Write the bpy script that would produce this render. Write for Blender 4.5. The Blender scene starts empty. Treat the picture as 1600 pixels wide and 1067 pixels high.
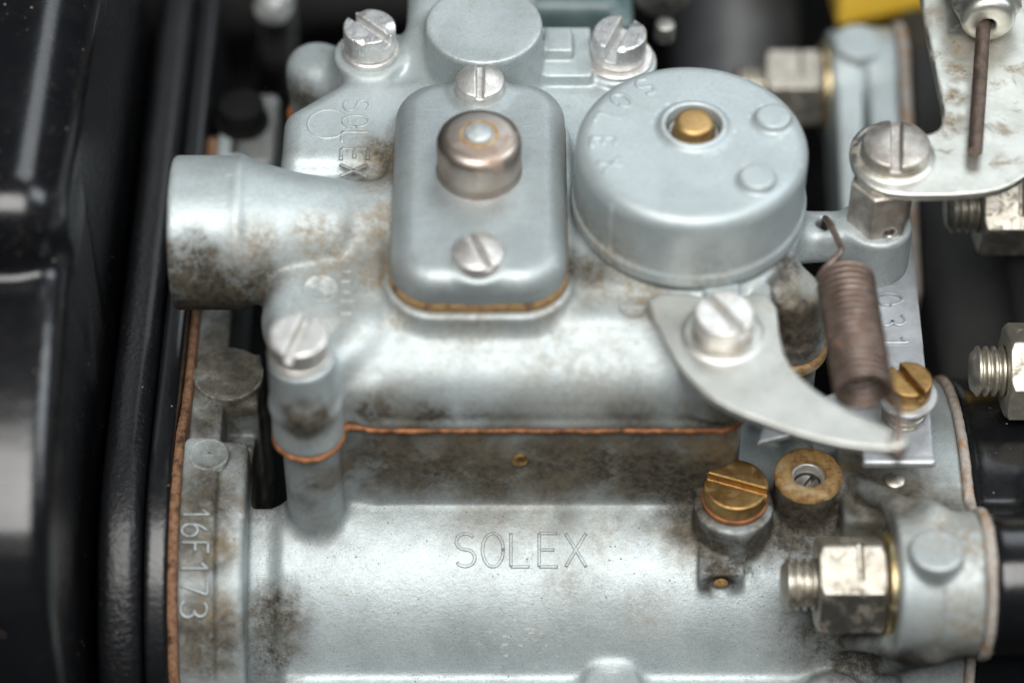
import bpy, math, random
import numpy as np
from mathutils import Matrix, Vector

random.seed(4); np.random.seed(4)
R = math.radians
MM = 0.001
scene = bpy.context.scene
COL = scene.collection

# ---------------------------------------------------------------- camera, world, lamps, exposure
PITCH = R(48); DIST = 0.444
cam_d = bpy.data.cameras.new('camera'); cam = bpy.data.objects.new('camera', cam_d); COL.objects.link(cam)
cam.location = (0, -DIST*math.cos(PITCH), DIST*math.sin(PITCH))
cam.rotation_euler = (R(90) - PITCH, 0, 0)
cam_d.lens = 100; cam_d.sensor_width = 36; cam_d.clip_start = 0.01; cam_d.clip_end = 20
cam_d.dof.use_dof = True; cam_d.dof.focus_distance = 0.4485; cam_d.dof.aperture_fstop = 6.2
cam_d.dof.aperture_blades = 7
scene.camera = cam

w = bpy.data.worlds.new('World'); scene.world = w; w.use_nodes = True
w.node_tree.nodes['Background'].inputs[0].default_value = (0.80, 0.92, 1.0, 1)
w.node_tree.nodes['Background'].inputs[1].default_value = 0.015

def area(name, loc, aim, size, power, col=(1, 1, 1), size_y=None):
    l = bpy.data.lights.new(name, 'AREA'); l.energy = power; l.size = size; l.color = col
    if size_y: l.shape = 'RECTANGLE'; l.size_y = size_y
    o = bpy.data.objects.new(name, l); COL.objects.link(o); o.location = loc
    o.rotation_euler = (Vector(aim) - Vector(loc)).to_track_quat('-Z', 'Y').to_euler()
    return o
area('key_softbox', (0.0, -0.30, 0.60), (0, -0.01, 0), 0.56, 6.5, (1.0, 0.985, 0.96), 0.36)
area('side_softbox', (0.74, 0.10, 0.68), (0, 0.0, 0), 0.42, 4.2, (0.88, 0.95, 1.0), 0.50)
area('back_fill', (0.22, 0.68, 0.82), (0, 0.02, 0), 0.42, 2.2, (0.88, 0.95, 1.0))  # added fill lamp, so the screw tops have brightness to reflect

scene.view_settings.view_transform = 'Standard'; scene.view_settings.look = 'None'
scene.view_settings.exposure = 0.12; scene.view_settings.gamma = 1.0
scene.view_settings.use_curve_mapping = False
scene.cycles.max_bounces = 6; scene.cycles.use_denoising = True

# ---------------------------------------------------------------- materials
class G:
    def __init__(s, name):
        s.m = bpy.data.materials.new(name); s.m.use_nodes = True; s.t = s.m.node_tree; s.t.nodes.clear()
        s.out = s.n('ShaderNodeOutputMaterial'); s.b = s.n('ShaderNodeBsdfPrincipled')
        s.t.links.new(s.b.outputs[0], s.out.inputs[0])
        g = s.n('ShaderNodeNewGeometry')
        v = s.n('ShaderNodeVectorMath', operation='SCALE'); v.inputs['Scale'].default_value = 1000
        s.t.links.new(g.outputs['Position'], v.inputs[0]); s.p = v.outputs[0]; s.geo = g
    def n(s, t, **k):
        x = s.t.nodes.new(t)
        for a, b in k.items(): setattr(x, a, b)
        return x
    def put(s, sock, v):
        if hasattr(v, 'links') and not isinstance(v, (tuple, list, float, int)): s.t.links.new(v, sock)
        else:
            if isinstance(v, (tuple, list)) and len(v) == 3 and sock.type == 'RGBA': v = (*v, 1)
            sock.default_value = v
    def math(s, op, a, b=0.0, c=0.0, clamp=False):
        x = s.n('ShaderNodeMath', operation=op, use_clamp=clamp)
        for i, v in enumerate((a, b, c)): s.put(x.inputs[i], v)
        return x.outputs[0]
    def noise(s, scale, detail=4, rough=.55, vec=None, dist=0.0):
        x = s.n('ShaderNodeTexNoise'); s.put(x.inputs['Vector'], vec if vec is not None else s.p)
        x.inputs['Scale'].default_value = scale; x.inputs['Detail'].default_value = detail
        x.inputs['Roughness'].default_value = rough; x.inputs['Distortion'].default_value = dist
        return x.outputs[0]
    def voro(s, scale, vec=None):
        x = s.n('ShaderNodeTexVoronoi'); s.put(x.inputs['Vector'], vec if vec is not None else s.p)
        x.inputs['Scale'].default_value = scale
        return x.outputs['Distance']
    def ramp(s, v, a, b, lo=0.0, hi=1.0):
        x = s.n('ShaderNodeMapRange', interpolation_type='SMOOTHSTEP'); s.put(x.inputs[0], v)
        for i, q in enumerate((a, b, lo, hi)): x.inputs[i+1].default_value = q
        return x.outputs[0]
    def mix(s, f, a, b):
        x = s.n('ShaderNodeMix', data_type='RGBA'); s.put(x.inputs[0], f); s.put(x.inputs[6], a); s.put(x.inputs[7], b)
        return x.outputs[2]
    def stretch(s, sc):
        v = s.n('ShaderNodeVectorMath', operation='MULTIPLY'); s.t.links.new(s.p, v.inputs[0]); v.inputs[1].default_value = sc
        return v.outputs[0]
    def blob(s, c, r):
        a = s.n('ShaderNodeVectorMath', operation='SUBTRACT'); s.t.links.new(s.p, a.inputs[0]); a.inputs[1].default_value = c
        d = s.n('ShaderNodeVectorMath', operation='DIVIDE'); s.t.links.new(a.outputs[0], d.inputs[0]); d.inputs[1].default_value = r
        l = s.n('ShaderNodeVectorMath', operation='LENGTH'); s.t.links.new(d.outputs[0], l.inputs[0])
        return s.ramp(l.outputs['Value'], 0.25, 1.1, 1.0, 0.0)
    def blobs(s, lst):                                        # stains and painted-in shade at fixed places, their outlines broken up by noise
        nz = s.n('ShaderNodeTexNoise'); s.t.links.new(s.p, nz.inputs['Vector']); nz.inputs['Scale'].default_value = .28; nz.inputs['Detail'].default_value = 5
        w_ = s.n('ShaderNodeVectorMath', operation='MULTIPLY_ADD'); s.t.links.new(nz.outputs['Color'], w_.inputs[0]); w_.inputs[1].default_value = (5, 5, 5)
        s.t.links.new(s.p, w_.inputs[2])
        acc = None
        for c, r, k in lst:
            d = s.n('ShaderNodeVectorMath', operation='DISTANCE'); s.t.links.new(w_.outputs[0], d.inputs[0]); d.inputs[1].default_value = tuple(q+2.5 for q in c)
            b = s.ramp(d.outputs['Value'], r*.1, r*1.75, k*1.1, 0.0)
            acc = b if acc is None else s.math('MAXIMUM', acc, b)
        return acc
    def bump(s, h, dist, strength=1.0, nrm=None):
        x = s.n('ShaderNodeBump'); s.put(x.inputs['Height'], h); x.inputs['Distance'].default_value = dist
        x.inputs['Strength'].default_value = strength
        if nrm is not None: s.put(x.inputs['Normal'], nrm)
        return x.outputs[0]
    def set(s, **k):
        for a, v in k.items(): s.put(s.b.inputs[a.replace('_', ' ')], v)
        return s.m

def cast_metal(name, c1=(0.46, 0.52, 0.53), c2=(0.37, 0.42, 0.43), dark=(), brown=(), pits=1.0, rough=.44, metal=.36, grain=1.0, chips=None, film_amt=1.0, wash=(), wear_amt=.5):
    g = G(name)
    n1 = g.noise(.09, 5, .6); n2 = g.noise(1.6, 5, .65); n3 = g.noise(.5, 6, .7)
    col = g.mix(g.ramp(n1, .35, .68), c1, c2)
    col = g.mix(g.math('MULTIPLY', g.ramp(n2, .5, .75), .25), col, (0.62, 0.65, 0.65))
    fine = g.noise(5.0, 3, .7); fine2 = g.noise(1.1, 5, .75)
    col = g.mix(g.math('MULTIPLY', g.ramp(fine, .48, .66), .48*grain), col, (0.17, 0.18, 0.175))
    col = g.mix(g.math('MULTIPLY', g.ramp(fine2, .54, .70), .28), col, (0.25, 0.26, 0.245))
    scr = g.noise(1.0, 2, .5, vec=g.stretch((.25, 6.0, 6.0)))
    col = g.mix(g.math('MULTIPLY', g.ramp(scr, .62, .70), .22), col, (0.66, 0.68, 0.67))
    # dull oxide patches
    ox = g.math('MULTIPLY', g.ramp(g.noise(.22, 7, .68, dist=.4), .56, .70), .40)
    col = g.mix(ox, col, (0.33, 0.33, 0.30))
    # pits and grit
    v = g.voro(.75); pit = g.math('MULTIPLY', g.ramp(v, .05, .115, 1, 0), g.ramp(g.noise(.3, 4, .7), .48, .60))
    v2 = g.voro(2.1); pit2 = g.math('MULTIPLY', g.ramp(v2, .10, .20, 1, 0), g.ramp(g.noise(.18, 4), .52, .66))
    pit = g.math('MULTIPLY', g.math('MAXIMUM', pit, g.math('MULTIPLY', pit2, .7)), pits)
    col = g.mix(g.math('MULTIPLY', pit, .85), col, (0.035, 0.032, 0.028))
    if chips:
        ch = g.math('MULTIPLY', g.blobs([(chips[0], chips[1], 1.0)]), g.ramp(g.noise(.9, 4, .6, vec=g.stretch((.55, 1.6, 1.6))), .60, .66))
        col = g.mix(g.math('MULTIPLY', ch, .9), col, (0.72, 0.72, 0.66))
    dirt_shade = g.math('ADD', 0.0, 0.0); br = dirt_shade
    mot = g.ramp(g.math('ADD', g.math('MULTIPLY', g.noise(.42, 8, .74, dist=.3), .7), g.math('MULTIPLY', g.noise(2.2, 4, .75), .3)), .38, .62)
    film = g.math('MULTIPLY', g.ramp(g.noise(.13, 6, .7, dist=.5), .45, .75), g.math('MULTIPLY', mot, .30*film_amt))
    col = g.mix(film, col, (0.17, 0.145, 0.10))
    ws = 0.0
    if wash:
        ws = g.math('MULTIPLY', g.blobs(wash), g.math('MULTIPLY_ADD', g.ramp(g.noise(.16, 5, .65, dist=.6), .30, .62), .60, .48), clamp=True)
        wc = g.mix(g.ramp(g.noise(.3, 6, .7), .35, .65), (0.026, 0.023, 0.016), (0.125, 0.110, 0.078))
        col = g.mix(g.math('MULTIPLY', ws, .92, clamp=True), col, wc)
    if brown:
        b = g.blobs(brown)
        br = g.math('MULTIPLY', b, g.math('MULTIPLY_ADD', g.ramp(g.noise(.75, 8, .78, dist=.4), .40, .60), 1.05, .20), clamp=True)
        bc = g.mix(g.noise(.8, 4), (0.13, 0.085, 0.04), (0.27, 0.205, 0.115))
        col = g.mix(g.math('MULTIPLY', br, .85, clamp=True), col, bc)
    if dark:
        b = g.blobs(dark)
        dirt_shade = g.math('MULTIPLY', b, g.math('MULTIPLY_ADD', mot, 1.25, .34), clamp=True)
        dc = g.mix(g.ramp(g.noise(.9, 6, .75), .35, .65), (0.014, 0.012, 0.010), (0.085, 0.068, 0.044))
        col = g.mix(g.math('MULTIPLY', dirt_shade, .96, clamp=True), col, dc)
    allm = g.math('MAXIMUM', g.math('MAXIMUM', g.math('MAXIMUM', dirt_shade, g.math('MULTIPLY', ws, .7)), g.math('MULTIPLY', br, .7)), pit)
    wear = g.math('MULTIPLY', g.ramp(g.geo.outputs['Pointiness'], .515, .575), g.ramp(g.noise(.5, 5, .7), .35, .6))
    wear = g.math('MULTIPLY', wear, g.math('SUBTRACT', wear_amt, g.math('MULTIPLY', dirt_shade, .7), clamp=True))
    col = g.mix(wear, col, (0.70, 0.73, 0.73))
    h = g.math('ADD', g.math('MULTIPLY', n2, .5*grain), g.math('MULTIPLY', n3, .6))
    h = g.math('ADD', h, g.math('MULTIPLY', fine, .35*grain))
    h = g.math('SUBTRACT', h, g.math('MULTIPLY', pit, .9))
    return g.set(Base_Color=col, Metallic=g.math('SUBTRACT', metal, g.math('MULTIPLY', allm, metal)),
                 Roughness=g.math('ADD', g.math('MULTIPLY', n3, .20), g.math('ADD', rough-.08, g.math('MULTIPLY', allm, .28))),
                 Normal=g.bump(h, .00022, .55))

def plated(name, c1, c2, rough=.25, stain=(0.16, 0.11, 0.07), amt=.5, scratch=1.0, metal=1.0, freq=.5, streak=()):
    g = G(name)
    n1 = g.noise(freq, 6, .65); n2 = g.noise(2.5, 4, .6)
    col = g.mix(g.ramp(n1, .35, .65), c1, c2)
    st = g.math('MULTIPLY', g.ramp(g.noise(freq*.8, 7, .7, dist=.6), .52, .68), amt)
    if streak:
        sk = g.math('MULTIPLY', g.blobs(streak), g.math('MULTIPLY_ADD', g.ramp(g.noise(.6, 6, .7), .36, .6), .9, .25), clamp=True)
        st = g.math('MAXIMUM', st, sk)
    col = g.mix(st, col, stain)
    sc = g.noise(1.0, 3, .6, vec=g.stretch((5.0, .7, 1.5)))
    h = g.math('ADD', g.math('MULTIPLY', n1, .6), g.math('ADD', g.math('MULTIPLY', n2, .3), g.math('MULTIPLY', sc, .5*scratch)))
    return g.set(Base_Color=col, Metallic=g.math('SUBTRACT', metal, g.math('MULTIPLY', st, .8)),
                 Roughness=g.math('ADD', rough, g.math('ADD', g.math('MULTIPLY', st, .4), g.math('MULTIPLY', n2, .18))),
                 Normal=g.bump(h, .00018, .5*scratch))

def black_paint(name, base=(0.003, 0.0033, 0.004), rough=.28, dust=.5, orange=.5, coat=.3, spec=.35):
    g = G(name)
    n1 = g.noise(.12, 5, .6); n2 = g.noise(1.1, 3, .5)
    col = g.mix(n1, base, tuple(c*2.4 for c in base))
    v = g.voro(.42); sp = g.math('MULTIPLY', g.ramp(v, .045, .085, 1, 0), g.ramp(g.noise(.07, 3), .47, .56))
    v2 = g.voro(1.3); sp2 = g.math('MULTIPLY', g.ramp(v2, .07, .12, 1, 0), g.ramp(g.noise(.1, 3), .52, .62))
    d = g.math('MULTIPLY', g.math('MAXIMUM', sp, sp2), dust)
    film = g.math('MULTIPLY', g.ramp(g.noise(.2, 6, .7), .45, .8), .02*dust)
    col = g.mix(g.math('MAXIMUM', d, film), col, (0.36, 0.30, 0.24))
    return g.set(Base_Color=col, Roughness=g.math('ADD', rough, g.math('ADD', g.math('MULTIPLY', n1, .2), g.math('MULTIPLY', d, .5))),
                 Coat_Weight=coat, Coat_Roughness=.2, Specular_IOR_Level=spec, Normal=g.bump(g.math('ADD', n2, g.math('MULTIPLY', d, 1.0)), .00025*orange, .5))

def rough_stuff(name, c1, c2, c3, scale=1.2, rough=.85, b=.0005):
    g = G(name)
    n1 = g.noise(scale, 7, .75); n2 = g.noise(scale*.3, 3)
    col = g.mix(g.ramp(n1, .35, .6), c1, c2); col = g.mix(g.ramp(n2, .5, .7), col, c3)
    return g.set(Base_Color=col, Roughness=rough, Normal=g.bump(n1, b, .8))

M = {}
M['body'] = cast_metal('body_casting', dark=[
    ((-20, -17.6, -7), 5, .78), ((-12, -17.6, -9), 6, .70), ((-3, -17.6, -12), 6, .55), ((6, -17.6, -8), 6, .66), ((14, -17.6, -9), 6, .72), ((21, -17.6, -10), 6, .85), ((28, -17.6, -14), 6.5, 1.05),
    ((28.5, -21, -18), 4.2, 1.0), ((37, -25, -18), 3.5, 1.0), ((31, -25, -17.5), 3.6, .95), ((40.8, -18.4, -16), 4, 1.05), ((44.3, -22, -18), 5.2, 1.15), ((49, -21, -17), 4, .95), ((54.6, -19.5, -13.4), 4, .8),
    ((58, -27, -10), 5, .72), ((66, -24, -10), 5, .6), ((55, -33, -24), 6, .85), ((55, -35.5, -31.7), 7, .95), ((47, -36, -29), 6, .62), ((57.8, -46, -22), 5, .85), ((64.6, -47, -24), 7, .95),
    ((-36.9, -32, -28), 5, .75), ((-46, -40, -24), 6, .62), ((-38, -37, -33), 5, .75), ((-47.3, -21.9, -12), 5, .66), ((-48, -29, -15), 4, .5), ((-44.6, 5, -13.4), 8, .5), ((-48, -5, -13), 4, .5), ((-40, -12, -18), 8, .7),  # blobs on the low left land: grime plus painted-in shade
    ((32.7, -29, -21), 3.4, .95), ((36.8, -28, -23), 2, .6), ((43, -4, -8), 5, .6), ((-47, 25, -14), 12, .6)],
    brown=[((-10, -17.6, -3), 10, .62), ((10, -17.6, -3), 12, .58), ((32, -17.6, -4), 6, 1.0), ((0, -17.6, -10), 11, .48), ((-26, -18, -8), 3, .6), ((-45.2, -28, -15.4), 2.5, .8), ((-45.4, -36, -21), 3, .8),
           ((-41, -22, -13), 2, .7), ((52, -14, -12), 4, .9), ((59, -19.5, -12), 5, .72), ((62, -24, -9), 6, .7), ((66, -33, -3), 8, .6), ((68, -45, -12), 7, .75), ((69, -24, -6), 7, .8), ((69, -38, -2), 5, .7), ((54, -27, -20), 6, .62), ((27, -24.5, -20), 4, .38),
           ((9, -30, -23), 4, .3), ((21, -33, -27), 4, .34), ((46, -17, -14), 5, .7), ((43, -5, -6), 5, .85), ((14, -22, -20), 4, .3)], chips=((1, -35.5, -31), 6), metal=.42, rough=.44, film_amt=.6,
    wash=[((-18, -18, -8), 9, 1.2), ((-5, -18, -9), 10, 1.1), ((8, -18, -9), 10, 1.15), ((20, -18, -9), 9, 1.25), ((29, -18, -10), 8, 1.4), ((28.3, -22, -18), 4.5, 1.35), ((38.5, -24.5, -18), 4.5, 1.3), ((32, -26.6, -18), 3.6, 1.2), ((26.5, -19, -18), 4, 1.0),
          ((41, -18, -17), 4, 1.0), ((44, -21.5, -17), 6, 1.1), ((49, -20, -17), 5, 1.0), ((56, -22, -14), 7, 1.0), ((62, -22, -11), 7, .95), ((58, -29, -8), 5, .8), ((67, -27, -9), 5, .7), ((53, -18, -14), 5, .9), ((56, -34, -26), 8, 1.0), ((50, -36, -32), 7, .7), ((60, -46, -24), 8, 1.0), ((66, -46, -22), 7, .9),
          ((-37, -33, -29), 5, .75), ((-48, -40, -23), 8, 1.05), ((-48.5, -29, -14), 7, 1.2), ((-48, -20, -11.5), 6, 1.1), ((-44, -20, -13), 4, .5), ((-45, 5, -13.4), 13, 1.3), ((-49, -4, -14), 6, .8), ((-28, -22.5, -7), 5, .9), ((-32, -23, -11), 5, .62), ((-30, -23, -17), 5, .5), ((-26.4, -17, -10), 4, 1.0), ((-33, -4, -16), 13, 1.5), ((-33, -8, -34), 14, 1.5), ((-41, -6, -22), 9, 1.3), ((32.4, -29.8, -21), 3, 1.0), ((43, -2, -8), 7, .7)])  # blobs in the left pocket and on the low land paint in shade
M['lid'] = cast_metal('lid_casting', dark=[
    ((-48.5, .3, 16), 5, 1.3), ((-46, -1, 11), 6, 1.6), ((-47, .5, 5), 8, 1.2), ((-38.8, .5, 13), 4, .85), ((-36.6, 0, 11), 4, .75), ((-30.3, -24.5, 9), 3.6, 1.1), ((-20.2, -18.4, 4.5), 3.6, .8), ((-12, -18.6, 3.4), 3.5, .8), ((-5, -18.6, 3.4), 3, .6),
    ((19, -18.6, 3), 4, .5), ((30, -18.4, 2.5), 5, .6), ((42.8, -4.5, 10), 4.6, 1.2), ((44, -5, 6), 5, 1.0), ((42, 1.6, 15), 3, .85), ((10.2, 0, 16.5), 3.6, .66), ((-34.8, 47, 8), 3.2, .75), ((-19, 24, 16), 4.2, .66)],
    brown=[((-20.4, 23, 16.8), 5, .82), ((-20, 15, 18), 4, .62), ((-19.9, 7, 18.7), 4.5, .72), ((-19.6, -1, 16.7), 4.8, .85), ((-31, 5, 19), 3, .62), ((-28, 2.5, 16), 5.5, .64), ((-38.8, 1.8, 18.8), 4, .75), ((-17, -9.5, 16.4), 3, .66),
           ((-6, -11.5, 16.5), 6, .52), ((6, -10, 16.5), 4, .62), ((19, -4, 16.5), 5, .66), ((13, -3, 16.5), 4, .55), ((43, -4, 9), 7, .85), ((-20, -18.5, 3), 8, .5), ((10, -18.5, 3), 12, .46), ((30, -18.5, 3), 6, .66), ((-26, -8, 15), 5, .35)], rough=.43, metal=.42, pits=.8,
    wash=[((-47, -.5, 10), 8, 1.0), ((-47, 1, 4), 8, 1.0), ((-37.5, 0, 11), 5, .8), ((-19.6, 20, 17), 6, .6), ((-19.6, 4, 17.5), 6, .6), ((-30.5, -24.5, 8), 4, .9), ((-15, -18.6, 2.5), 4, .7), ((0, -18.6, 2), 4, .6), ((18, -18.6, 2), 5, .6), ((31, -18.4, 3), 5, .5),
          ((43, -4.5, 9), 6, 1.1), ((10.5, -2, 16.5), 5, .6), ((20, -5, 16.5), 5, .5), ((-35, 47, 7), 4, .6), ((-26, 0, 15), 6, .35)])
M['cap'] = cast_metal('cover_metal', c1=(0.36, 0.405, 0.415), c2=(0.30, 0.34, 0.35), pits=.25, rough=.40, metal=.46, grain=.8, brown=[((-15, -6, 18), 4, .4)])
M['disc'] = cast_metal('round_cover_metal', c1=(0.44, 0.50, 0.515), c2=(0.38, 0.435, 0.45), pits=.2, rough=.43, metal=.38, grain=.6, film_amt=.3,
    brown=[((14, -1, 20), 6, .62), ((30, -6, 19), 7, .4), ((11, 4, 20), 5, .5)])
M['shaded_casting'] = cast_metal('shaded_casting', c1=(0.16, 0.165, 0.155), c2=(0.10, 0.105, 0.10))  # casting copy darkened in colour for the shade over the rear bolt seat
M['letter_edge'] = cast_metal('dirt_line', c1=(0.075, 0.072, 0.062), c2=(0.20, 0.21, 0.20), metal=.1, rough=.65, wear_amt=0.0)
M['letter'] = cast_metal('cast_lettering', c1=(0.34, 0.37, 0.375), c2=(0.26, 0.29, 0.29), pits=.3)
M['screw'] = plated('plated_screw', (0.78, 0.77, 0.74), (0.64, 0.62, 0.59), .30, amt=.35, metal=.8)
M['screw_dull'] = plated('dull_screw', (0.66, 0.63, 0.58), (0.47, 0.42, 0.37), .34, stain=(0.15, 0.09, 0.06), amt=.6)
M['chewed'] = plated('chewed_screw', (0.84, 0.84, 0.83), (0.66, 0.66, 0.65), .26, metal=.85, amt=.25, scratch=2.2, freq=.7)
M['white_zinc'] = plated('white_zinc', (0.66, 0.66, 0.61), (0.55, 0.55, 0.50), .36, stain=(0.20, 0.145, 0.08), amt=.7, scratch=.6, freq=.2, streak=[((71.0, 41, 25), 2.4, .8), ((70.2, 35, 25), 1.8, .75), ((69.4, 29, 25), 1.7, .75), ((68.6, 23, 25), 1.7, .75), ((76, 42, 25), 3, .6), ((67, 48, 25), 3, .5)])
M['lever'] = plated('lever_zinc', (0.64, 0.64, 0.60), (0.55, 0.555, 0.52), .42, stain=(0.3, 0.26, 0.19), amt=.45, scratch=.9, freq=.22)
M['tag'] = plated('stamped_plate', (0.60, 0.62, 0.64), (0.47, 0.49, 0.51), .38, stain=(0.36, 0.36, 0.35), amt=.5, metal=.75, scratch=.5, freq=.22)
M['nut'] = plated('nut_zinc', (0.60, 0.57, 0.50), (0.46, 0.43, 0.37), .36, stain=(0.14, 0.10, 0.065), amt=.65, scratch=.7)
M['nut_gold'] = plated('washer_yellow_zinc', (0.62, 0.48, 0.25), (0.50, 0.42, 0.27), .30, amt=.5)
M['brass'] = plated('brass', (0.52, 0.325, 0.125), (0.36, 0.215, 0.08), .32, stain=(0.11, 0.06, 0.025), amt=.75, scratch=1.2)
M['button'] = plated('brass_button_metal', (0.60, 0.40, 0.18), (0.52, 0.34, 0.15), .42, amt=.15, scratch=.4)
M['knob'] = plated('tarnished_cap', (0.52, 0.465, 0.42), (0.44, 0.37, 0.315), .34, stain=(0.26, 0.15, 0.085), amt=.6, scratch=.5, freq=.16)
M['copper'] = plated('copper_gasket', (0.42, 0.17, 0.065), (0.19, 0.08, 0.035), .5, stain=(0.06, 0.028, 0.016), amt=.9, metal=.4, freq=.28)
M['rust'] = rough_stuff('rust', (0.20, 0.09, 0.03), (0.45, 0.28, 0.10), (0.48, 0.38, 0.22), .9, .5)
M['spring'] = plated('spring_steel', (0.26, 0.205, 0.18), (0.17, 0.125, 0.10), .38, stain=(0.19, 0.085, 0.04), amt=.6, scratch=.3, metal=.8)
M['cork'] = rough_stuff('cork_paper', (0.13, 0.058, 0.026), (0.27, 0.145, 0.08), (0.055, 0.026, 0.014), 1.6)
M['grey_gasket'] = rough_stuff('grey_gasket', (0.30, 0.27, 0.24), (0.42, 0.38, 0.34), (0.34, 0.19, 0.09), 1.1)
M['pedestal_cork'] = rough_stuff('cork_dark', (0.22, 0.12, 0.05), (0.40, 0.26, 0.11), (0.12, 0.07, 0.04), 2.0)
M['black'] = black_paint('black_paint')
M['black_gloss'] = black_paint('black_enamel', rough=.16, dust=.9, orange=.4, coat=.5, spec=.25)
M['black_rough'] = black_paint('black_rough_paint', rough=.34, dust=.5, orange=2.0, coat=.2)
M['black_matt'] = black_paint('black_matt', base=(0.012, 0.012, 0.012), rough=.6, dust=.5, coat=.0)
M['iron'] = black_paint('dark_iron', base=(0.004, 0.004, 0.004), rough=.7, dust=.2, coat=0, spec=.1)
M['yellow'] = rough_stuff('yellow_plastic', (0.95, 0.58, 0.05), (0.95, 0.62, 0.08), (0.92, 0.50, 0.04), .05, .4, .00005)
M['grey_hose'] = rough_stuff('grey_hose', (0.05, 0.055, 0.06), (0.08, 0.085, 0.09), (0.03, 0.03, 0.03), .08, .5, .0001)
M['glass_green'] = rough_stuff('green_paint', (0.07, 0.11, 0.115), (0.12, 0.165, 0.165), (0.2, 0.22, 0.21), .1, .35, .0001)
M['wire'] = plated('wire_steel', (0.16, 0.12, 0.10), (0.10, 0.075, 0.06), .45, amt=.4, metal=.7)
M['far_metal'] = plated('far_metal', (0.42, 0.41, 0.38), (0.3, 0.29, 0.27), .4)

# ---------------------------------------------------------------- signed-distance modelling of castings
class Vol:
    def __init__(s, lo, hi, h):
        s.h = h; s.lo = np.array(lo, np.float32)
        s.n = [int(math.ceil((b-a)/h))+1 for a, b in zip(lo, hi)]
        s.ax = [np.float32(lo[i]) + np.arange(s.n[i], dtype=np.float32)*np.float32(h) for i in range(3)]
        s.D = np.full(s.n, 9.0, np.float32)
    def sl(s, lo, hi, m):
        return tuple(slice(max(0, int((lo[i]-m-s.lo[i])/s.h)), min(s.n[i], int((hi[i]+m-s.lo[i])/s.h)+2)) for i in range(3))
    def op(s, fn, box, k, sub):
        q = s.sl(box[0], box[1], k+3*s.h)
        x = s.ax[0][q[0]][:, None, None]; y = s.ax[1][q[1]][None, :, None]; z = s.ax[2][q[2]][None, None, :]
        d = fn(x, y, z); a = s.D[q]
        if sub:
            if k > 0: s.D[q] = np.maximum(a, -d) + np.maximum(k-np.abs(a+d), 0)**2/(4*k)
            else: s.D[q] = np.maximum(a, -d)
        else:
            if k > 0: s.D[q] = np.minimum(a, d) - np.maximum(k-np.abs(a-d), 0)**2/(4*k)
            else: s.D[q] = np.minimum(a, d)
    def add(s, prim, k=1.0): s.op(prim[0], prim[1], k, False)
    def cut(s, prim, k=.4): s.op(prim[0], prim[1], k, True)
    def mesh(s):
        D = s.D.copy()
        for i in range(3):                                    # close the mesh at the grid's border
            sl = [slice(None)]*3
            sl[i] = 0; D[tuple(sl)] = np.maximum(D[tuple(sl)], s.h*.5); sl[i] = -1; D[tuple(sl)] = np.maximum(D[tuple(sl)], s.h*.5)
        I = D < 0
        c = np.zeros([n-1 for n in s.n], np.uint8)
        offs = [(i, j, k) for i in (0, 1) for j in (0, 1) for k in (0, 1)]
        nx, ny, nz = c.shape
        for (i, j, k) in offs: c += I[i:i+nx, j:j+ny, k:k+nz]
        act = np.argwhere((c > 0) & (c < 8))
        V = np.stack([D[act[:, 0]+i, act[:, 1]+j, act[:, 2]+k] for i, j, k in offs], 1)
        acc = np.zeros((len(act), 3), np.float32); cnt = np.zeros(len(act), np.float32)
        for a in range(8):
            for b in range(a+1, 8):
                df = np.array(offs[b])-np.array(offs[a])
                if np.abs(df).sum() != 1: continue
                va, vb = V[:, a], V[:, b]; mk = (va < 0) != (vb < 0)
                t = np.where(mk, va/np.where(mk, va-vb, 1), 0)
                p = np.array(offs[a], np.float32)[None] + t[:, None]*df[None]
                acc[mk] += p[mk]; cnt += mk
        P = (act+acc/cnt[:, None])*s.h + s.lo
        idx = np.full(c.shape, -1, np.int32); idx[tuple(act.T)] = np.arange(len(act))
        F = []
        for ax in range(3):
            sa = [slice(None)]*3; sb = [slice(None)]*3; sa[ax] = slice(0, -1); sb[ax] = slice(1, None)
            A = I[tuple(sa)]; B = I[tuple(sb)]
            e = np.argwhere(A != B); u, v = [(1, 2), (2, 0), (0, 1)][ax]
            ok = (e[:, u] > 0) & (e[:, v] > 0) & (e[:, u] < c.shape[u]) & (e[:, v] < c.shape[v]); e = e[ok]
            def cell(du, dv):
                q = e.copy(); q[:, u] += du; q[:, v] += dv; return idx[tuple(q.T)]
            f = np.stack([cell(-1, -1), cell(0, -1), cell(0, 0), cell(-1, 0)], 1)
            inv = ~A[tuple(e.T)]; f[inv] = f[inv][:, ::-1]
            F.append(f)
        return P.astype(np.float64), np.concatenate(F)

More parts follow.
